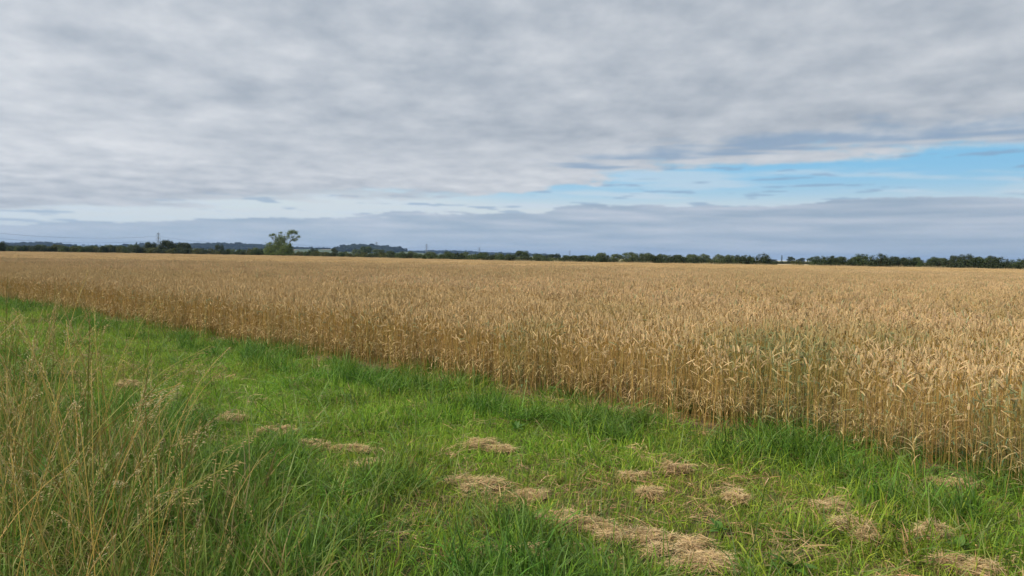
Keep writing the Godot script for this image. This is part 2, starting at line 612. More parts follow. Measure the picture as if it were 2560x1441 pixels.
# hills: a swell [centre px, depth, half width px, top height, half length in depth]
func make_hill(called: String, label: String, px: float, depth: float, half_px: float, top: float, deep: float, col: Color) -> Array:
	var s := Shape.new()
	var n := 24
	var cx := side_at(px, depth)
	var hw := half_px / FOCAL * depth
	var f := func(u: float, w: float) -> Vector3:
		var fall := pow(clampf(1.0 - u * u, 0.0, 1.0), 0.8) * pow(clampf(1.0 - w * w, 0.0, 1.0), 1.0)
		return Vector3(cx + u * hw, top * fall * (1.0 + 0.12 * sin(u * 7.0 + px)) - 0.3, -(depth + w * deep))
	for a in n:
		for b in n:
			var u0 := -1.0 + 2.0 * a / n
			var u1 := -1.0 + 2.0 * (a + 1) / n
			var w0 := -1.0 + 2.0 * b / n
			var w1 := -1.0 + 2.0 * (b + 1) / n
			s.quad(f.call(u0, w0), f.call(u1, w0), f.call(u1, w1), f.call(u0, w1), col)
	var o := part(called, s.mesh(), mats.soil, self)
	o.set_meta("kind", "structure")
	tag(o, label, "hill", "", "structure")
	return [f, hw, deep]

func make_wood(label: String, hill: Array, u0: float, u1: float, w0: float, w1: float, count: int, h0: float, h1: float, crowns: Array, col: Color) -> void:
	var s := [Scatter.new(), Scatter.new(), Scatter.new()]
	for k in count:
		var p: Vector3 = hill[0].call(rf(u0, u1), rf(w0, w1))
		var h := rf(h0, h1) * (1.35 if rng.randf() < 0.06 else 1.0)
		var t := rf(0.6, 1.7)
		s[k % 3].put(p + Vector3(0, -h * 0.12, 0), rf(0, TAU), Vector3(h * rf(0.9, 1.4), h, h * rf(0.9, 1.4)), 0, 0, Color(col.r * t, col.g * t, col.b * t))
	var root := thing("woodland", Vector3.ZERO)
	tag(root, label, "woodland", "", "stuff")
	for k in 3: scattered("crowns", s[k], crowns[k], mats.leafage, root)

func make_far_country() -> void:
	rng.seed = 71
	var crowns := []
	for k in 3: crowns.append(tree_shapes("far" if k == 3 else "round", 300 + k)[0])
	var grass := Color(0.05, 0.07, 0.035)
	var dark := Color(0.035, 0.055, 0.03)
	var h1 := make_hill("hill", "low wooded hill behind the dark round tree and the willow", 560, 3000, 330, 26, 420, grass)
	make_wood("dark blue wood along the ridge left of the willow", h1, -0.55, 0.72, -0.75, 0.12, 1500, 8, 17, crowns, dark)
	var h2 := make_hill("hill", "wooded hill with pale fields right of the willow", 880, 2600, 230, 22, 330, Color(0.07, 0.095, 0.045))
	make_wood("dark wood crowning the hill right of the willow", h2, -0.02, 0.56, -0.8, 0.15, 700, 8, 17, crowns, dark)
	make_wood("scattered trees at the left end of the pale hillside fields", h2, -0.42, 0.0, 0.02, 0.2, 40, 7, 11, crowns, dark)
	# fields on the slope
	for fld in [[-0.60, -0.46, -0.62, -0.4, Color(0.26, 0.21, 0.13)], [-0.44, -0.24, -0.5, -0.2, Color(0.07, 0.11, 0.05)], [-0.24, -0.06, -0.42, -0.28, Color(0.27, 0.22, 0.13)]]:
		var s := Shape.new()
		for a in 6:
			for b in 6:
				var q := []
				for e in [[a, b], [a + 1, b], [a + 1, b + 1], [a, b + 1]]:
					var v: Vector3 = h2[0].call(lerpf(fld[0], fld[1], e[0] / 6.0), lerpf(fld[2], fld[3], e[1] / 6.0))
					q.append(v + Vector3(0, 0.6, 0))
				s.quad(q[0], q[1], q[2], q[3], fld[4])
		var o := part("hillside_field", s.mesh(), mats.soil, self)
		tag(o, "small field on the slope of the hill right of the willow", "field", "fields on the far slope", "structure")
	var h3 := make_hill("hill", "long low ridge behind the middle of the hedge", 1120, 4000, 300, 18, 500, grass)
	make_wood("blue wood strung along the low middle ridge", h3, -0.85, 0.9, -0.7, 0.1, 1100, 9, 15, crowns, dark)
	var h4 := make_hill("hill", "far pale ridge at the left edge", 60, 5600, 420, 46, 700, grass)
	var h5 := make_hill("hill", "low hill under the flat topped wood at left", 135, 2800, 120, 16, 300, grass)
	make_wood("flat topped blue wood on the hill at far left", h5, -0.38, 0.38, -0.7, 0.1, 420, 13, 16, crowns, dark)
	make_wood("sparse trees along the far pale ridge at left", h4, -0.5, 0.6, -0.3, 0.0, 60, 9, 14, crowns, dark)


func beam(s: Shape, a: Vector3, b: Vector3, r: float) -> void:
	s.tube([a, b], r, r, 4, Color(0.20, 0.22, 0.23))

func make_pylons() -> void:
	var spots := [[-107.0, 1470.0, 53.0, "lattice pylon standing beyond the left edge"], [395.0, 1900.0, 53.0, "tallest grey lattice pylon beside the dark round tree at left"], [700.0, 2330.0, 46.0, "lattice pylon hidden behind the willow tree"], [940.0, 2750.0, 51.5, "small grey lattice pylon above the wooded hill right of the willow"], [1065.0, 3150.0, 53.0, "small grey lattice pylon over the low middle ridge"], [1197.0, 3650.0, 47.0, "thin far pylon right of the low middle ridge"], [1423.0, 4600.0, 47.0, "faintest farthest pylon right of centre"]]
	var where := []
	var arms := [[0.905, 5.6], [0.69, 8.2], [0.485, 6.9]]
	var hang := 6.4
	for k in spots.size():
		where.append(Vector3(side_at(spots[k][0], spots[k][1]), 0, -spots[k][1]))
	for k in spots.size():
		var h: float = spots[k][2]
		var dir: Vector3 = (where[mini(k + 1, spots.size() - 1)] - where[maxi(k - 1, 0)]).normalized()
		var turn := atan2(-dir.z, dir.x) - PI / 2      # the arms stand across the line
		if k == 0: continue
		var r := thing("electricity_pylon", where[k], turn)
		tag(r, spots[k][3], "pylon", "pylons of the power line")
		var body := Shape.new()
		var thick := 0.2
		var wide := func(y: float) -> float: return lerpf(4.2, 0.9, clampf(y / (0.72 * h), 0.0, 1.0)) if y < 0.96 * h else 0.15
		var ys := [0.0, 0.12, 0.23, 0.33, 0.42, 0.485, 0.55, 0.62, 0.69, 0.76, 0.83, 0.905, 0.96, 1.0]
		for q in ys.size() - 1:
			var y0: float = ys[q] * h
			var y1: float = ys[q + 1] * h
			var a: float = wide.call(y0)
			var b: float = wide.call(y1)
			for e in [[-1, -1, 1, -1], [1, -1, 1, 1], [1, 1, -1, 1], [-1, 1, -1, -1]]:
				beam(body, Vector3(e[0] * a, y0, e[1] * a), Vector3(e[0] * b, y1, e[1] * b), thick)
				beam(body, Vector3(e[0] * a, y0, e[1] * a), Vector3(e[2] * b, y1, e[3] * b), thick * 0.7)
				beam(body, Vector3(e[2] * a, y0, e[3] * a), Vector3(e[0] * b, y1, e[1] * b), thick * 0.7)
				beam(body, Vector3(e[0] * b, y1, e[1] * b), Vector3(e[2] * b, y1, e[3] * b), thick * 0.6)
		part("lattice_tower", body.mesh(), mats.steel, r)
		for arm in arms:
			var y: float = arm[0] * h
			for side in [-1.0, 1.0]:
				var s := Shape.new()
				var tip := Vector3(side * arm[1], y, 0)
				for z in [-0.9, 0.9]:
					beam(s, Vector3(side * 0.9, y, z), tip, 0.36)
					beam(s, Vector3(side * 0.9, y + 1.6, z), tip, 0.34)
					beam(s, Vector3(side * arm[1] * 0.5, y, z * 0.5), Vector3(side * arm[1] * 0.5, y + 0.9, z * 0.5), 0.09)
				part("cross_arm", s.mesh(), mats.steel, r)
				var i := Shape.new()
				i.tube([tip, tip + Vector3(0, -hang, 0)], 0.4, 0.4, 6, Color(0.13, 0.15, 0.16))
				part("insulator", i.mesh(), mats.steel, r)
	# cables from pylon to pylon
	for k in spots.size() - 1:
		for arm in arms:
			for side in [-1.0, 1.0]:
				var ends := []
				for e in [k, k + 1]:
					var dir: Vector3 = (where[mini(e + 1, spots.size() - 1)] - where[maxi(e - 1, 0)]).normalized()
					var across := dir.cross(Vector3.UP).normalized()
					ends.append(where[e] + across * side * arm[1] + Vector3(0, arm[0] * spots[e][2] - hang, 0))
				var pts := []
				for q in 25:
					var t := q / 24.0
					pts.append(ends[0].lerp(ends[1], t) + Vector3(0, -4.0 * 11.0 * t * (1.0 - t), 0))
				var s := Shape.new()
				s.tube(pts, 0.11, 0.11, 4, Color(0.12, 0.13, 0.14))
				var o := part("power_cable", s.mesh(), mats.steel, self)
				var which: String = ["beyond the left edge to the tallest pylon", "the tallest pylon on behind the willow", "behind the willow to the hilltop pylon", "the hilltop pylon to the middle ridge pylon", "the middle ridge pylon to the next one right", "the last two pylons right of centre"][k]
				tag(o, "thin grey sagging power cable running from " + which if k < 5 else "thin sagging power cable between " + which, "cable", "cables, span %s of the line" % ordinal(k + 1))


var bush_rows := []

func make_trees() -> void:
	var kinds := {"bush": [], "round": [], "conifer": []}
	for k in 4: kinds.bush.append(tree_shapes("bush", 100 + k))
	for k in 4: kinds.round.append(tree_shapes("round", 200 + k))
	kinds.conifer.append(tree_shapes("conifer", 250))
	rng.seed = 17
	var tones := {"dark": Color(0.042, 0.062, 0.026), "mid": Color(0.058, 0.09, 0.032), "light": Color(0.095, 0.13, 0.055), "olive": Color(0.09, 0.105, 0.035)}
	var tree_mats := {}
	for t in tones: tree_mats[t] = material("leaves_" + t, 0.6, 0.3, tones[t])
	var all := []
	# trees and bushes: [centre px, top py, half width px, depth, shape, tone]
	var rows := [
		[-4, 600, 16, 232, "round", "dark"], [375, 603, 19, 262, "round", "dark"], [420, 597, 31, 262, "round", "dark"], [459, 604, 20, 258, "round", "dark"],
		[548, 609, 13, 300, "round", "dark"], [498, 620, 12, 262, "round", "mid"], [575, 621, 14, 280, "round", "light"], [602, 622, 14, 300, "round", "mid"], [635, 617, 16, 320, "round", "light"],
		[270, 611, 20, 420, "round", "light"], [300, 612, 22, 430, "round", "mid"], [332, 609, 18, 450, "round", "light"], [340, 605, 5, 450, "conifer", "mid"], [232, 612, 15, 520, "round", "mid"], [190, 613, 16, 560, "round", "mid"], [150, 611, 22, 520, "round", "mid"], [105, 610, 20, 480, "round", "mid"], [62, 613, 16, 480, "round", "dark"],
		[785, 620, 13, 320, "round", "dark"], [835, 619, 11, 330, "round", "dark"], [760, 628, 14, 260, "round", "mid"], [812, 629, 14, 250, "round", "mid"],
		[915, 614, 19, 560, "round", "mid"], [893, 622, 17, 540, "round", "light"], [945, 622, 18, 540, "round", "light"], [975, 626, 14, 420, "round", "mid"],
		[1030, 627, 16, 380, "round", "light"], [1075, 628, 17, 380, "round", "light"], [1120, 627, 16, 400, "round", "mid"], [1160, 629, 16, 380, "round", "light"], [1208, 630, 16, 360, "round", "mid"], [1245, 632, 15, 360, "round", "light"],
		[1304, 625, 23, 330, "round", "mid"], [1275, 634, 18, 330, "round", "mid"], [1345, 634, 20, 360, "round", "mid"], [1375, 635, 22, 420, "round", "dark"], [1393, 633, 8, 420, "round", "dark"], [1425, 637, 24, 400, "round", "mid"], [1462, 637, 18, 400, "round", "light"],
		[1502, 630, 15, 300, "round", "light"], [1540, 633, 18, 300, "round", "light"], [1572, 629, 21, 300, "round", "light"], [1597, 632, 18, 305, "round", "mid"], [1622, 631, 18, 300, "round", "light"], [1655, 634, 19, 300, "round", "light"], [1690, 635, 19, 305, "round", "light"],
		[1730, 634, 19, 290, "round", "light"], [1758, 634, 19, 290, "round", "light"], [1795, 635, 18, 290, "round", "light"], [1822, 636, 17, 290, "round", "light"], [1850, 641, 14, 300, "round", "mid"], [1873, 640, 11, 300, "round", "mid"],
		[1953, 638, 4, 620, "conifer", "dark"], [1976, 640, 11, 560, "round", "dark"], [2003, 644, 11, 560, "round", "dark"], [1930, 648, 16, 600, "round", "dark"], [2035, 648, 14, 600, "round", "dark"],
		[2098, 640, 20, 200, "round", "light"], [2136, 641, 14, 200, "round", "light"], [2210, 643, 14, 210, "round", "light"], [2262, 643, 13, 210, "round", "mid"], [2290, 641, 15, 210, "round", "mid"],
		[2330, 641, 16, 260, "round", "mid"], [2352, 643, 15, 260, "round", "light"], [2385, 637, 18, 300, "round", "dark"], [2412, 634, 20, 300, "round", "dark"], [2446, 639, 13, 300, "round", "dark"], [2475, 638, 18, 300, "round", "dark"],
	]
	for r in rows: all.append(r + ["tree"])
	# hedge along the far side of the left half: short gaps, uneven tops
	var px := -60.0
	while px < 655.0:
		var hw := rf(9, 15)
		var top := horizon_at(px) - rf(4.0, 11.0) - (4.0 if px < 340 else 0.0)
		all.append([px + hw, top, hw * 1.35, end_depth(px) + rf(3, 9), "bush", ["dark", "dark", "mid", "olive"][rng.randi() % 4], "hedge"])
		px += hw * 1.7
	px = 735.0
	while px < 1000.0:
		var hw := rf(9, 16)
		all.append([px + hw, horizon_at(px) - rf(1.0, 8.0), hw * 1.3, end_depth(px) + rf(3, 8), "bush", ["dark", "mid", "mid", "olive"][rng.randi() % 4], "hedge"])
		px += hw * 1.75
	# single bushes in front of the middle and right
	for b in [[1003, 634, 12], [1024, 634, 16], [1048, 636, 13], [1078, 634, 21], [1118, 634, 18], [1150, 634, 19], [1190, 635, 20], [1225, 637, 13], [1252, 637, 13], [1276, 638, 13], [1314, 641, 15], [1345, 645, 12], [1368, 646, 10], [1412, 648, 9], [1452, 640, 21], [1482, 639, 20], [1508, 639, 18], [1533, 647, 9], [1555, 649, 8], [1578, 645, 15], [1620, 637, 18], [1650, 640, 20], [1685, 638, 24], [1708, 643, 12], [1748, 645, 20], [1772, 651, 9], [1798, 655, 7], [1825, 643, 19], [1856, 639, 22], [1878, 646, 10], [1902, 636, 18], [1990, 650, 11],
			[2040, 642, 17], [2072, 640, 22], [2104, 644, 18], [2126, 652, 10], [2155, 635, 20], [2178, 652, 10], [2200, 637, 23], [2245, 642, 24], [2282, 646, 20], [2300, 653, 9], [2342, 650, 20], [2378, 648, 22], [2415, 645, 25], [2455, 644, 25], [2495, 646, 25], [2535, 650, 24], [2575, 649, 24], [2615, 646, 24]]:
		var light: bool = b[1] > 648
		all.append([b[0], b[1] - 1, b[2] * 1.32, end_depth(b[0]) + rf(1.5, 6), "bush", "olive" if light and b[0] < 2030 else ["dark", "dark", "mid"][rng.randi() % 3], "hedge"])
	px = 650.0
	while px < 1915.0:
		var hw := rf(11, 18)
		if rng.randf() < 0.88: all.append([px + hw, horizon_at(px) - rf(-2.0, 4.0), hw * 1.3, end_depth(px) + rf(8, 14), "bush", ["dark", "mid", "mid", "light"][rng.randi() % 4], "back"])
		px += hw * 1.6
	px = 2028.0
	while px < 2640.0:
		var hw := rf(12, 20)
		if absf(px + hw - 2312.0) > 16.0: all.append([px + hw, horizon_at(px) - rf(-1.0, 5.0), hw * 1.3, end_depth(px) + rf(4, 9), "bush", ["dark", "mid", "mid"][rng.randi() % 3], "back"])
		px += hw * 1.6
	# low far hedges across the stubble on the right
	for k in 9:
		all.append([1925 + k * 15.0, 653.5 + k * 0.2, 11, 330 + rf(-4, 4), "bush", "dark", "far"])
	all.sort_custom(func(a, b): return a[0] < b[0])
	var count := {}
	var total := {}
	var stretch := func(r: Array) -> String: return r[6] + (" left" if r[0] < 690 else " middle" if r[0] < 1925 else " right")
	for r in all: total[stretch.call(r)] = total.get(stretch.call(r), 0) + 1
	for r in all:
		var key: String = stretch.call(r)
		count[key] = count.get(key, 0) + 1
		var d: float = r[3]
		var h: float = maxf(height_at(r[0], r[1], d), 1.0) * (1.1 if r[4] == "bush" else 1.04)
		var w: float = 2.0 * r[2] / FOCAL * d
		var spot := Vector3(side_at(r[0], d), 0, -d)
		var src: Array = kinds[r[4]][rng.randi() % kinds[r[4]].size()]
		var o := thing("tree" if r[6] == "tree" else "hedge_bush", spot, rf(0, TAU))
		part("crown", src[0], tree_mats[r[5]], o).scale = Vector3(w, h, w * rf(0.85, 1.1))
		part("trunk", src[1], mats.bark, o).scale = Vector3(w, h, w)
		var tone: String = {"dark": "dark green", "mid": "green", "light": "pale green", "olive": "olive green"}[r[5]]
		var n: int = count[key]
		var place: String
		if r[0] < 690: place = "%s from the left edge" % ordinal(n)
		elif r[0] < 1925: place = "%s right of the willow" % ordinal(n)
		else: place = "%s from the right edge" % ordinal(total[key] - n + 1)
		if r[6] == "tree":
			tag(o, "%s %s tree behind the far hedge, %s" % [tone, "pointed" if r[4] == "conifer" else "rounded", place], "tree", "trees beyond the field")
		elif r[6] == "hedge":
			tag(o, "%s bush in the far hedge's front row, %s" % [tone, place], "bush", "bushes of the far hedge")
		elif r[6] == "back":
			tag(o, "%s bush in the far hedge's back row, %s" % [tone, place], "bush", "bushes of the hedge's back row")
		else:
			tag(o, "low dark bush in the distant hedge across the stubble, %s" % place, "bush", "bushes of the distant hedge")
	make_willow()

func make_willow() -> void:
	rng.seed = 45
	var d := 228.0
	var k := 1.06 * d / FOCAL / 14.41                # metres for each unit of the sketch below
	var root := thing("willow_tree", Vector3(side_at(705, d), 0, -d))
	tag(root, "tall open crowned willow tree standing in the hedge left of centre", "tree")
	var ground_y := 1120.0
	var to := func(x: float, y: float, z := 0.0) -> Vector3: return Vector3((x - 936.0) * k, (ground_y - y) * k, z * k)
	var blobs := []
	for b in [[450, 680, 90, 100, 150], [400, 870, 110, 140, 420], [560, 830, 160, 170, 700], [750, 720, 140, 150, 520], [900, 570, 130, 150, 420], [880, 410, 80, 80, 130], [1000, 470, 70, 100, 120], [740, 500, 50, 90, 80], [800, 560, 90, 90, 130], [1100, 760, 150, 180, 700], [1220, 850, 90, 180, 520], [900, 900, 280, 200, 1300], [620, 1000, 260, 120, 900], [1100, 1000, 200, 120, 900], [1215, 660, 30, 60, 60],
			[1250, 215, 110, 60, 210], [1180, 280, 60, 60, 70], [1370, 250, 55, 60, 70], [1150, 390, 50, 90, 80], [1340, 490, 95, 45, 110], [1300, 390, 60, 40, 30], [1475, 380, 45, 40, 45], [1400, 400, 30, 40, 20], [640, 325, 50, 35, 60], [545, 360, 45, 55, 45], [590, 440, 35, 60, 22], [890, 255, 45, 28, 45], [720, 380, 30, 60, 24], [560, 620, 60, 60, 50], [650, 620, 60, 80, 60]]:
		blobs.append([to.call(b[0], b[1], rf(-90, 90)), Vector3(b[2], b[3], 0.0) * k * (1.3 if b[1] < 600 else 1.08) + Vector3(0, 0, ((b[2] + b[3]) * 0.5 + 20.0) * k), b[4] * (3.2 if b[1] < 600 else 2.7)])
	part("crown", crown(blobs, 0.14, 0.34, Color(0.115, 0.165, 0.05), 0.3, 0.24), mats.leafage, root)
	var bark := Color(0.14, 0.125, 0.10)
	var t := Shape.new()
	t.tube([to.call(960, 1140), to.call(950, 950, 10), to.call(930, 760, 0)], 0.45, 0.28, 7, bark)
	part("trunk", t.mesh(), mats.bark, root)
	for l in [[[1020, 900], [1150, 720], [1180, 580], [1230, 430], [1260, 220]], [[1180, 580], [1290, 440], [1370, 300]], [[1230, 520], [1330, 470], [1470, 380]], [[920, 860], [760, 690], [640, 530], [550, 400], [600, 310]], [[760, 690], [700, 500], [640, 340]], [[930, 780], [890, 560], [880, 380], [890, 250]], [[900, 760], [810, 520], [790, 230]], [[950, 780], [1000, 520], [1010, 300]], [[940, 900], [620, 760], [450, 640]], [[950, 950], [560, 900], [380, 820]], [[960, 900], [1200, 800], [1230, 660]]]:
		var pts := []
		for q in l.size(): pts.append(to.call(l[q][0], l[q][1], rf(-40, 40) * (0.0 if q == 0 else 1.0)))
		var b := Shape.new()
		b.tube(pts, 0.13, 0.045, 5, bark)
		part("limb", b.mesh(), mats.bark, root)


# ---------------------------------------------------------------- wheat
func wheat_tint(x: float, d: float) -> Color:
	var n := wide_noise.get_noise_2d(x * 0.9, d * 0.9) + 0.55 * tone_noise.get_noise_2d(x * 0.6, d * 0.6)
	# unripe, greyer green patches, mostly in the near right of the field
	var green := smoothstep(0.06, 0.34, n + 0.5 * smoothstep(0.2, 2.6, x) * smoothstep(16.0, 7.0, d))
	var pale := smoothstep(0.12, 0.4, -n)
	var c := Color(1, 1, 1).lerp(Color(0.72, 0.81, 0.70), green * lerpf(0.85, 0.16, smoothstep(7.5, 17.0, d)))
	c = c.lerp(Color(1.08, 1.1, 1.18), pale * 0.6)
	var k := rf(0.80, 1.16)
	return Color(c.r * k, c.g * k, c.b * k)

func in_field(x: float, d: float) -> bool:
	return edge_s(x, d) > 0.0 and d < end_depth(1280.0 + x / maxf(d, 0.1) * FOCAL)

func make_wheat() -> void:
	rng.seed = 501
	var gold := Color(0.43, 0.285, 0.095)
	var ear_c := Color(0.53, 0.398, 0.208)
	var dry := Color(0.48, 0.36, 0.18)
	var stem_g := Color(0.26, 0.27, 0.085)
	var ear_g := Color(0.34, 0.35, 0.19)
	var leaf_g := Color(0.12, 0.20, 0.10)
	var near := []
	var nods := [0.0, 0.08, 0.18, 0.36, 0.85, 0.12, 0.26]
	for k in 7: near.append(wheat_shapes(rf(0.70, 0.82), nods[k], shade_of(gold, 0.12), ear_c, dry, true))
	for k in 3: near.append(wheat_shapes(rf(0.62, 0.76), [0.05, 0.12, 0.5][k], shade_of(stem_g, 0.12), ear_g, leaf_g, true))
	var meshes := []
	for a in near: meshes.append(joined(a).mesh())

	# the front rows, three hundred plants that show largest, stand as plants of their own
	var parts_of := []
	for a in near: parts_of.append([a[0].mesh(), a[1].mesh(), a[2].mesh(), a[3].mesh()])
	var made := 0
	while made < 300:
		var x := rf(-1.2, 4.3)
		var s := rf(0.0, 0.30)
		var d := edge_d(x) + s * 1.3255
		if absf(x) > 0.75 * d + 0.1: continue
		var green := rng.randf() < 0.10 + 0.3 * smoothstep(1.0, 3.5, x)
		var v := 7 + rng.randi() % 3 if green else rng.randi() % 7
		var o := thing("wheat_plant", Vector3(x, 0.008, -d), rf(0, TAU))
		var z := rf(0.6, 1.04)
		o.scale = Vector3(1, z, 1)
		o.rotation.x = rf(-0.06, 0.06)
		part("stem", parts_of[v][0], mats.straw, o)
		part("ear", parts_of[v][1], mats.straw, o)
		part("leaf", parts_of[v][2], mats.straw, o)
		part("leaf", parts_of[v][3], mats.straw, o)
		if green: tag(o, "still greenish wheat plant in the front row by the grass margin", "wheat plant", "greenish wheat plants of the front row")
		else: tag(o, "ripe golden wheat plant in the front row by the grass margin", "wheat plant", "ripe wheat plants of the front row")
		made += 1

	var crop := thing("wheat_crop", Vector3.ZERO)
	tag(crop, "dense ripe golden wheat filling the whole field", "wheat", "", "stuff")
	var scat := []
	for k in 10: scat.append(Scatter.new())
	var depth_near := 5.5
	var tries := 0
	# single plants near the edge
	var area_l := 48.0
	for k in int(area_l * depth_near * 420):
		var t := rf(0.0, area_l)
		var s := depth_near * rng.randf() if k % 14 else rf(-0.5, 0.2)
		var x := 7.0 - t * 0.7544 + s * 0.6564
		var d := edge_d(7.0 - t * 0.7544) + s * 0.7544
		if d < 1.2 or absf(x) > 0.76 * d + 1.5: continue
		var ragged := 0.22 * tone_noise.get_noise_2d(x * 1.6, d * 1.6) + 0.3 * tone_noise.get_noise_2d(x * 0.5 + 9.0, d * 0.5)
		if s < 0.08 + ragged and (k % 14 or rng.randf() > 0.16): continue
		var tint := wheat_tint(x, d)
		var is_green := tint.r < tint.g * 0.93
		var v := 7 + rng.randi() % 3 if rng.randf() < (0.55 if is_green else 0.07) else rng.randi() % 7
		var z := rf(0.86, 1.1) * (0.92 + 0.12 * tone_noise.get_noise_2d(x, d + 60.0))
		if rng.randf() < 0.12 + 0.3 * smoothstep(0.9, 0.0, s): z *= rf(0.5, 0.9)
		z *= 1.0 - 0.16 * smoothstep(1.2, 3.6, x) * smoothstep(1.2, 0.0, s)
		var lean := 4.0 if rng.randf() < 0.03 + 0.17 * smoothstep(0.7, 0.0, s) else 1.0
		scat[v].put(Vector3(x, 0.0, -d), rf(0, TAU), Vector3(1, z, 1), rf(-0.1, 0.1) * lean, rf(-0.1, 0.1) * lean, tint)
	for k in 10: scattered("plants", scat[k], meshes[k], mats.straw, crop)

	# patches of plants farther in
	var simple := []
	for k in 8: simple.append(joined(wheat_shapes(rf(0.70, 0.80), [0.05, 0.15, 0.28, 0.42, 0.9, 0.33, 0.1, 0.55][k], shade_of(gold, 0.1), ear_c, dry, false)))
	for k in 2: simple.append(joined(wheat_shapes(rf(0.66, 0.76), 0.2, stem_g, ear_g, leaf_g, false)))
	for v in 3:
		var s := Shape.new()
		for k in 100:
			var q := 9 - (rng.randi() % 2) if rng.randf() < 0.07 else rng.randi() % 8
			add_moved(s, simple[q], Vector3(rf(-0.34, 0.34), 0, rf(-0.34, 0.34)), rf(0, TAU), rf(0.82, 1.12))
		var sc := Scatter.new()
		var step := 0.6
		var d := 6.0
		while d < 62.0:
			var x := -0.76 * d - 2.0
			while x < 0.76 * d + 2.0:
				if rng.randi() % 3 == v:
					var jx := x + rf(-0.12, 0.12)
					var jd := d + rf(-0.12, 0.12)
					var es := edge_s(jx, jd)
					if es > depth_near - 0.15:
						sc.put(Vector3(jx, 0, -jd), float(rng.randi() % 4) * PI / 2 + rf(-0.2, 0.2), Vector3(1, rf(0.96, 1.05), 1), 0, 0, wheat_tint(jx, jd))
				x += step * 0.98
			d += step * 0.98
		scattered("patches", sc, s.mesh(), mats.straw, crop)
	# and broad patches for the far part, ears and the upper halves of the stems
	for v in 3:
		var s := Shape.new()
		for k in 470:
			var p := Vector3(rf(-1.05, 1.05), rf(0.58, 0.80), rf(-1.05, 1.05))
			var lean := flat_dir() * rf(0.1, 0.9)
			var up := Vector3(lean.x, rf(-0.5, 1.0), lean.z).normalized()
			s.grain(p, up, up.cross(Vector3(0.3, 0.4, 0.8)), 0.105, 0.022, shade_of(ear_c, 0.2))
			s.tri(p, p + Vector3(0.012, 0, 0.004), p + Vector3(rf(-0.03, 0.03), -0.4, rf(-0.03, 0.03)), shade_of(gold, 0.15))
		var sc := Scatter.new()
		var step := 1.9
		var d := 58.0
		while d < 246.0:
			var x := -0.76 * d - 3.0
			while x < 0.76 * d + 3.0:
				if rng.randi() % 3 == v and in_field(x, d) and d > 60.0:
					sc.put(Vector3(x + rf(-0.3, 0.3), 0, -d - rf(-0.3, 0.3)), float(rng.randi() % 4) * PI / 2, Vector3(1, rf(0.95, 1.05), 1), 0, 0, wheat_tint(x, d))
				x += step
			d += step
		scattered("broad_patches", sc, s.mesh(), mats.straw, crop)

	# pale dry grass along the far side, under the hedge
	var verge := thing("dry_verge", Vector3.ZERO)
	tag(verge, "strip of pale dry grass between the wheat and the far hedge", "dry grass", "", "stuff")
	var vs := Shape.new()
	for k in 90:
		blade(vs, flat_dir() * 0.9 * sqrt(rng.randf()), 0.7, 1.15, 0.02, 0.035, 0.35, 0.6, shade_of(Color(0.50, 0.42, 0.25), 0.15))
	var sv := Scatter.new()
	var px := -420.0
	while px < 2800.0:
		var d0 := end_depth(px)
		for k in 3:
			var d := d0 + rf(-1.0, 2.5)
			sv.put(Vector3(side_at(px, d), 0, -d), rf(0, TAU), Vector3(1, rf(0.7, 1.15), 1), 0, 0, Color.WHITE)
		px += 1.0 / d0 * FOCAL
	scattered("tufts", sv, vs.mesh(), mats.straw, verge)

	# wild oats leaning out of the edge on the left and here and there
	var oats := thing("wild_oats", Vector3.ZERO)
	tag(oats, "pale drooping wild oats along the wheat's edge", "wild oats", "", "stuff")
	for v in 3:
		var o := joined(seed_grass(rf(0.7, 0.85), rf(0.8, 1.4), 1.0, Color(0.40, 0.31, 0.13), Color(0.62, 0.52, 0.33), dry)).mesh()
		var sc := Scatter.new()
		for k in 420:
			var t := 42.0 * rng.randf()
			var s := rf(-0.1, 0.7) if k % 2 else rf(0.0, 9.0)
			var x := 5.0 - t * 0.7544 + s * 0.6564
			var d := 8.4 - 0.87 * (5.0 - t * 0.7544) + s * 0.7544
			if d < 3.0 or tone_noise.get_noise_2d(x * 0.5, d * 0.5 + 30.0) < -0.05: continue
			sc.put(Vector3(x, 0, -d), rf(0, TAU), Vector3.ONE * rf(0.8, 1.15), rf(-0.1, 0.1), rf(-0.1, 0.1), Color.WHITE)
		scattered("stems", sc, o, mats.straw, oats)


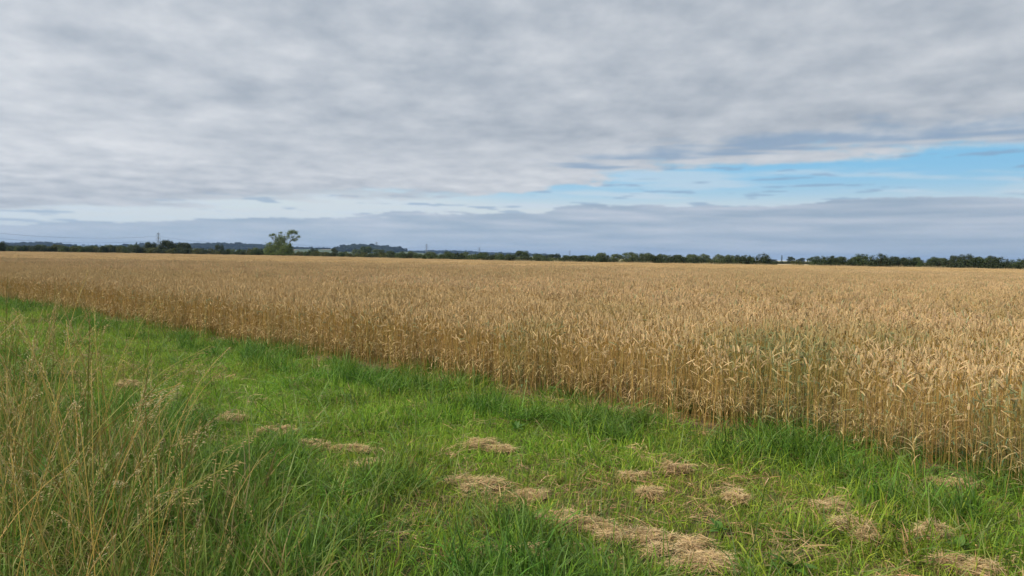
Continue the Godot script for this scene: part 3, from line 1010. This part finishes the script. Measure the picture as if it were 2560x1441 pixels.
# ---------------------------------------------------------------- the grass margin
var hay_spots := [
	# [px, py, half width px, half depth factor, height, turn, label]
	[1210, 1112, 42, 0.8, 0.10, "round tan heap of cut grass in the middle of the mown strip"],
	[795, 1112, 40, 0.7, 0.08, "tan heap of cut grass left of centre, beside a dark tussock"],
	[885, 1128, 45, 0.6, 0.05, "thin scatter of cut grass just right of the left tan heap"],
	[935, 1165, 38, 0.8, 0.06, "small pile of dry cuttings below the left tan heap"],
	[1180, 1215, 75, 0.7, 0.06, "long flat mat of dry cuttings half hidden by grass in the lower middle"],
	[1330, 1245, 35, 0.6, 0.05, "small patch of dry cuttings between the lower middle mats"],
	[1420, 1300, 62, 0.9, 0.10, "broad tan mat of cut grass at the upper end of the long windrow"],
	[1530, 1335, 60, 0.6, 0.07, "middle part of the long windrow of cut grass"],
	[1690, 1378, 105, 0.9, 0.10, "largest tan mat of cut grass at the lower end of the long windrow"],
	[1480, 1318, 45, 0.6, 0.05, "thin bridge of cuttings between the upper and middle parts of the windrow"],
	[1605, 1352, 50, 0.6, 0.05, "thin bridge of cuttings between the middle part and the largest mat"],
	[1770, 1405, 55, 0.7, 0.06, "ragged lower tail of the long windrow"],
	[1590, 1195, 32, 0.7, 0.06, "thin tan wisp of cuttings right of centre"],
	[1690, 1172, 24, 0.9, 0.09, "pointed little heap of cuttings under the wheat right of centre"],
	[1628, 1235, 20, 1.2, 0.07, "narrow upright tuft of brown cuttings right of centre"],
	[1845, 1245, 26, 1.0, 0.08, "small lone tan tuft between the windrow and the right heaps"],
	[2072, 1265, 30, 1.2, 0.10, "leaning tan clump above the biggest right heap"],
	[2146, 1320, 62, 0.9, 0.13, "biggest bright tan heap of cut grass on the right"],
	[2322, 1332, 44, 0.8, 0.09, "tan heap of cut grass right of the biggest heap"],
	[2372, 1412, 40, 0.7, 0.07, "pale cuttings at the lower right corner, upper pile"],
	[2450, 1425, 36, 0.7, 0.06, "pale cuttings at the lower right corner, rightmost pile"],
	[2400, 1215, 70, 0.7, 0.05, "brown dead stalks lying under the wheat at right"],
	[318, 962, 24, 1.2, 0.10, "small heap of grey straw behind the tall grass at left"],
	[160, 940, 40, 0.9, 0.06, "flat tan mat of cuttings seen through the tall grass at far left"],
	[470, 1040, 45, 0.8, 0.06, "tan patch of cuttings behind the tall stems at left"],
	[572, 1045, 30, 1.0, 0.10, "brown tuft of cuttings right of the tall stems"],
	[690, 1082, 40, 0.8, 0.06, "thin scatter of cuttings above the left tan heap"],
	[1320, 1392, 34, 0.8, 0.06, "small tan patch of cuttings at the bottom centre"],
	[1255, 1130, 30, 0.6, 0.04, "sparse cuttings at the right foot of the round tan heap"],
]

func hay_cover(x: float, d: float) -> float:      # 1 in the middle of a heap, so that grass leaves it free
	var most := 0.0
	for h in hay_at:
		if absf(x - h.x) > h.r * 2.0 or absf(d - h.d) > h.r * 2.0: continue
		for l in h.lobes:
			most = maxf(most, 1.0 - smoothstep(0.55, 1.1, Vector2((x - l[0]) / l[2], (d - l[1]) / l[3]).length()))
	return most

var hay_at := []

func make_margin() -> void:
	rng.seed = 901
	for h in hay_spots:
		var p := on_ground(h[0], h[1], h[4] * 0.6)
		var r: float = h[2] / FOCAL * -p.z
		var lobes := []
		for k in 10:
			var a := rf(0, TAU)
			var f := sqrt(rng.randf()) * 1.1
			lobes.append([p.x + cos(a) * f * r, -p.z + sin(a) * f * r * h[3], r * rf(0.16, 0.5), r * h[3] * rf(0.2, 0.55)])
		hay_at.append({"x": p.x, "d": -p.z, "r": r, "lobes": lobes})
	var fresh := [Color(0.175, 0.325, 0.032), Color(0.225, 0.355, 0.038), Color(0.135, 0.265, 0.028)]
	var deep := [Color(0.092, 0.205, 0.026), Color(0.12, 0.235, 0.028), Color(0.085, 0.18, 0.042)]
	var worn := [Color(0.20, 0.23, 0.07), Color(0.12, 0.2, 0.045), Color(0.30, 0.26, 0.11)]
	var straw := [Color(0.40, 0.32, 0.17), Color(0.33, 0.26, 0.13), Color(0.26, 0.22, 0.09)]
	var kinds := []
	for k in 3: kinds.append(tuft(30, 0.085, 0.05, 0.16, 0.003, 0.0062, 1.3, 2.4, fresh + fresh + fresh + fresh + [straw[2]]))         # 0..2 fine short
	for k in 3: kinds.append(tuft(24, 0.09, 0.09, 0.23, 0.0036, 0.0078, 1.3, 2.6, deep + deep + fresh + fresh + [straw[2]]))  # 3..5 longer
	for k in 2: kinds.append(tuft(26, 0.07, 0.16, 0.34, 0.0042, 0.0085, 1.2, 2.6, deep))            # 6..7 tussock
	for k in 2: kinds.append(tuft(18, 0.08, 0.05, 0.15, 0.003, 0.006, 1.1, 1.6, worn))            # 8..9 yellowing
	for k in 2: kinds.append(litter(30, 0.11, 0.06, 0.05, 0.17, straw))                            # 10..11 dead bits
	for k in 2: kinds.append(tuft(9, 0.06, 0.22, 0.46, 0.004, 0.0075, 1.1, 2.8, [deep[2], deep[1], Color(0.15, 0.22, 0.07)]))   # 12..13 long arching leaves
	var scat := []
	for k in kinds.size(): scat.append(Scatter.new())
	# from the camera's feet to the wheat, as far as the margin shows
	var cell := 0.066
	var d := 2.0
	while d < 34.0:
		var x := maxf(-0.78 * d - 1.6, -30.0)
		while x < 0.78 * d + 1.6:
			var jx := x + rf(-0.06, 0.06)
			var jd := d + rf(-0.06, 0.06)
			x += cell * (1.0 if d < 9.0 else 1.25)
			var s := edge_s(jx, jd)
			if s > 0.7 or s < -9.0: continue
			var n := tone_noise.get_noise_2d(jx * 1.3, jd * 1.3)
			var w := tone_noise.get_noise_2d(jx * 0.45 + 70.0, jd * 0.45)
			var hay := hay_cover(jx, jd)
			if rng.randf() < hay * 0.84: continue
			var strewn := hay > 0.02 and rng.randf() < 0.28
			var k := rng.randi() % 3
			var size := rf(0.8, 1.25) * (1.0 + 0.3 * n)
			if s > -0.3:
				# worn strip right along the wheat: litter, and weeds creeping in among the stems
				var weedy := n + 0.4 * smoothstep(0.5, 3.0, jx) - 0.25 * smoothstep(0.0, 0.7, s)
				if rng.randf() < (0.72 if weedy < 0.05 else 0.25): continue
				k = [10, 11, 8, 9, 10, 3][rng.randi() % 6] if weedy < 0.05 else [3, 4, 5, 6, 8, 12, 9][rng.randi() % 7]
				size *= 0.95
			elif s > -1.25:
				k = 6 + rng.randi() % 2 if n + 0.5 * w > 0.12 and rng.randf() < 0.45 else ([3, 4, 5, 0, 1, 8][rng.randi() % 6])
				if s > -0.8 and rng.randf() < 0.12: k = 10
			elif s > -3.1:
				if n > 0.25 and rng.randf() < 0.6: k = 3 + rng.randi() % 3
				elif w < -0.2 and rng.randf() < 0.3: k = 8 + rng.randi() % 2
				if rng.randf() < 0.035 + 0.07 * smoothstep(0.0, -0.35, w): k = 10 + rng.randi() % 2
			else:
				k = 3 + rng.randi() % 3 if rng.randf() < 0.62 else (rng.randi() % 3 if rng.randf() < 0.45 else 8 + rng.randi() % 3)
				if n > 0.16 and rng.randf() < 0.45: k = 6 + rng.randi() % 2
				size *= 0.88 + 0.2 * smoothstep(-3.4, -4.8, s)
			if strewn: k = 10 + rng.randi() % 2
			if k < 10 and rng.randf() < (0.07 if s < -3.0 else 0.035): k = 12 + rng.randi() % 2
			var t := rf(0.82, 1.18) * (1.0 + 0.25 * tone_noise.get_noise_2d(jx * 2.2 - 30.0, jd * 2.2))
			var hue := rf(-0.14, 0.12) + 0.25 * w - 0.05
			scat[k].put(Vector3(jx, 0.0, -jd), rf(0, TAU), Vector3(size, size * rf(0.85, 1.1), size), rf(-0.25, 0.25) + 0.5 * tone_noise.get_noise_2d(jx * 0.9, jd * 0.9 + 200.0), rf(-0.25, 0.25) + 0.5 * tone_noise.get_noise_2d(jx * 0.9 + 200.0, jd * 0.9), Color(t * (1.0 - hue), t, t * (1.0 - hue * 0.5)))
		d += cell * (1.0 if d < 9.0 else 1.25)
	var root := thing("grass", Vector3.ZERO)
	tag(root, "mown green grass of the margin between camera and wheat", "grass", "", "stuff")
	var total := 0
	for k in kinds.size():
		total += scat[k].n
		scattered("tufts", scat[k], kinds[k], mats.straw if k in [10, 11] else mats.blade, root)
	print("tufts ", total)

func make_hay() -> void:
	rng.seed = 77
	var tans := [Color(0.54, 0.42, 0.23), Color(0.48, 0.37, 0.19), Color(0.60, 0.47, 0.27), Color(0.42, 0.31, 0.16)]
	for q in hay_spots.size():
		var h: Array = hay_spots[q]
		var at: Dictionary = hay_at[q]
		var s := Shape.new()
		var turn := rf(-0.5, 0.5)
		for l in at.lobes:
			var n := clampi(int(l[2] * l[3] * 24000.0), 80, 900)
			var lift: float = h[4] * rf(0.25, 0.7)
			var lie := turn + rf(-0.6, 0.6)
			for k in n:
				var a := rf(0, TAU)
				var f := absf(rng.randfn()) * (0.5 if rng.randf() < 0.65 else 0.85)
				var p := Vector3(l[0] - at.x + cos(a) * f * l[2], lift * exp(-f * f * 1.6) * pow(rng.randf(), 0.45) + 0.01, -(l[1] - at.d) + sin(a) * f * l[3])
				var b := lie + rng.randfn() * 0.8
				var dir := Vector3(cos(b), rf(-0.3, 0.35), sin(b)) * (1.0 if rng.randf() < 0.5 else -1.0)
				s.strip(bent(p - dir * 0.04, dir, rf(0.05, 0.16), rf(-0.1, 0.6), 2), dir.cross(Vector3(rf(-0.6, 0.6), 1, rf(-0.6, 0.6))).normalized(), rf(0.0018, 0.0034), shade_of(tans[rng.randi() % 4], 0.22), 0.75)
		var o := part("hay_heap", s.mesh(), mats.straw, self)
		o.position = Vector3(at.x, 0.035, -at.d)
		tag(o, h[5], "hay", "heaps of cut grass on the margin")

func make_tall_grass() -> void:
	rng.seed = 1203
	var stems := [Color(0.40, 0.30, 0.075), Color(0.30, 0.275, 0.06), Color(0.42, 0.28, 0.085), Color(0.22, 0.235, 0.05)]
	var heads := [Color(0.52, 0.43, 0.21), Color(0.46, 0.36, 0.16), Color(0.54, 0.46, 0.26), Color(0.40, 0.31, 0.14)]
	var sets := []
	var meshes := []
	for k in 8:
		var a := seed_grass(rf(0.95, 1.2), [0.2, 0.4, 0.75, 1.1, 0.3, 0.55, 1.3, 0.12][k], [0.9, 0.7, 0.8, 0.9, 0.25, 0.6, 0.7, 0.2][k], stems[k % 4], heads[k % 4], Color(0.20, 0.22, 0.07))
		sets.append([a[0].mesh(), a[1].mesh(), a[2].mesh(), a[3].mesh()])
		meshes.append(joined(a).mesh())
	# the ones that show largest, each a plant of its own: thickest at the left, thinning to the right
	var labels := ["tall straw coloured grass stem with a loose seed head in the left foreground", "tall grass stem arching over with a drooping seed head in the left foreground"]
	var made := 0
	while made < 150:
		var d := rf(2.1, 6.2)
		var x := rf(-0.74 * d, -0.2 * d)
		var s := edge_s(x, d)
		if s > -4.2 or s < -8.0: continue
		var keep := smoothstep(-0.34, -0.66, x / d)
		if rng.randf() > 0.06 + keep: continue
		var v := rng.randi() % 8
		var z := rf(0.8, 1.08) * lerpf(0.72, 1.27, keep) * lerpf(0.78, 1.0, smoothstep(1.9, 3.4, d))
		put_stem(sets[v], Vector3(x, 0.0, -d), z, labels[1] if v in [2, 3, 6] else labels[0], "drooping grass stems of the left foreground" if v in [2, 3, 6] else "tall grass stems of the left foreground")
		made += 1
	# a few that can be told apart
	var tall := put_stem(sets[7], Vector3(side_at(92, 4.4), 0, -4.4), 1.42, "tallest grass stem, its tip crossing the far hedge at the left edge", "")
	tall.rotation.y = 0.4
	var thin := put_stem(sets[4], Vector3(side_at(268, 4.9), 0, -4.9), 0.98, "straight thin pale stem rising alone in front of the wheat at left", "")
	thin.rotation.x = 0.0
	rng.seed = 88
	var arch := seed_grass(0.62, 2.3, 0.8, Color(0.42, 0.35, 0.15), Color(0.60, 0.50, 0.31), Color(0.2, 0.22, 0.07))
	var low := put_stem([arch[0].mesh(), arch[1].mesh(), arch[2].mesh(), arch[3].mesh()], on_ground(800, 1400, 0.0), 0.9, "low grass stem arched right over with a hanging pale head at bottom centre", "")
	low.rotation.y = 0.0
	# the crowd behind and below
	var crowd := thing("tall_grass", Vector3.ZERO)
	tag(crowd, "thick rank grass with seed heads filling the left foreground", "tall grass", "", "stuff")
	var scat := []
	for k in 8: scat.append(Scatter.new())
	for k in 1150:
		var d := rf(1.6, 9.5)
		var x := rf(-0.95 * d - 0.5, 0.35 * d)
		var s := edge_s(x, d)
		var edge := -4.5 + 0.5 * tone_noise.get_noise_2d(x, d)
		if s < -9.5: continue
		if s > edge and rng.randf() > 0.22 * smoothstep(-2.4, -4.5, s): continue
		if rng.randf() > 0.95 * smoothstep(-0.3, -0.68, x / d) + 0.025: continue
		var z := rf(0.55, 1.05) * lerpf(0.7, 1.0, smoothstep(-3.4, -5.0, s)) * lerpf(0.8, 1.15, smoothstep(-0.35, -0.65, x / d))
		var t := rf(0.8, 1.15)
		scat[k % 8].put(Vector3(x, 0, -d), rf(0, TAU), Vector3(z, z, z), rf(-0.12, 0.12), rf(-0.12, 0.12), Color(t, t, t))
	for k in 8: scattered("stems", scat[k], meshes[k], mats.straw, crowd)
	# long green leaves among their feet
	var lush := [Color(0.085, 0.19, 0.027), Color(0.12, 0.215, 0.032), Color(0.17, 0.21, 0.04)]
	for v in 3:
		var m := tuft(20, 0.10, 0.28, 0.6, 0.005, 0.0105, 0.75, 2.0, lush + [Color(0.30, 0.24, 0.11)])
		var sc := Scatter.new()
		for k in 1500:
			var d := rf(1.5, 8.5)
			var x := rf(-0.95 * d - 0.5, 0.45 * d)
			var s := edge_s(x, d)
			if s > -4.2 + 0.5 * tone_noise.get_noise_2d(x, d) or s < -9.5: continue
			if rng.randf() > smoothstep(-0.1, -0.6, x / d) + 0.05: continue
			var t := rf(0.8, 1.2)
			sc.put(Vector3(x, 0, -d), rf(0, TAU), Vector3.ONE * rf(0.6, 1.1), rf(-0.15, 0.15), rf(-0.15, 0.15), Color(t, t, t))
		scattered("leaves", sc, m, mats.blade, crowd)

func put_stem(meshes: Array, at: Vector3, z: float, label: String, group: String) -> Node3D:
	var o := thing("grass_stem", at, rf(0, TAU))
	o.scale = Vector3.ONE * z
	part("stem", meshes[0], mats.straw, o)
	part("seed_head", meshes[1], mats.straw, o)
	part("leaf", meshes[2], mats.blade, o)
	part("leaf", meshes[3], mats.blade, o)
	tag(o, label, "grass stem", group)
	return o

func make_weeds() -> void:
	rng.seed = 333
	# broad leaved weeds: rosettes of dock and bramble like leaves
	for w in [[1985, 1425, 0.13, "broad leaved green weed at the bottom edge, right of the long windrow"], [1800, 1330, 0.09, "small broad leaved weed above the lower end of the windrow"], [520, 1290, 0.16, "leafy weed among the tall stems at lower left"], [330, 1360, 0.2, "dark leafy bramble shoot low in the left corner"], [120, 1250, 0.2, "leafy weed at the left edge under the tall stems"], [1445, 1298, 0.07, "small bright leaf rosette on the upper end of the windrow"], [2400, 1372, 0.08, "blue green broad leaved weed right of the tan heaps"], [1290, 1075, 0.1, "low broad leaved weed in the middle of the mown strip"]]:
		var s := Shape.new()
		for k in 11:
			var out := flat_dir()
			var dir := out * rf(0.5, 1.0) + Vector3(0, rf(0.4, 1.3), 0)
			var long: float = w[2] * rf(0.7, 1.3)
			var side := dir.cross(Vector3.UP).normalized()
			var pts := bent(Vector3(0, 0.02, 0), dir, long, rf(0.5, 1.6), 5)
			var col := shade_of(Color(0.09, 0.20, 0.035), 0.2)
			var wide := [0.1, 0.75, 1.0, 0.8, 0.45, 0.0]
			for q in 5:
				var a: Vector3 = side * long * 0.2 * wide[q]
				var b: Vector3 = side * long * 0.2 * wide[q + 1]
				s.quad(pts[q] - a, pts[q], pts[q + 1], pts[q + 1] - b, col)
				s.quad(pts[q], pts[q] + a, pts[q + 1] + b, pts[q + 1], col)
		var p := on_ground(w[0], w[1], 0.05)
		var o := part("broadleaf_weed", s.mesh(), mats.blade, self)
		o.position = Vector3(p.x, 0.03 if w[2] < 0.15 else 0.12, p.z)
		tag(o, w[3], "weed", "broad leaved weeds")
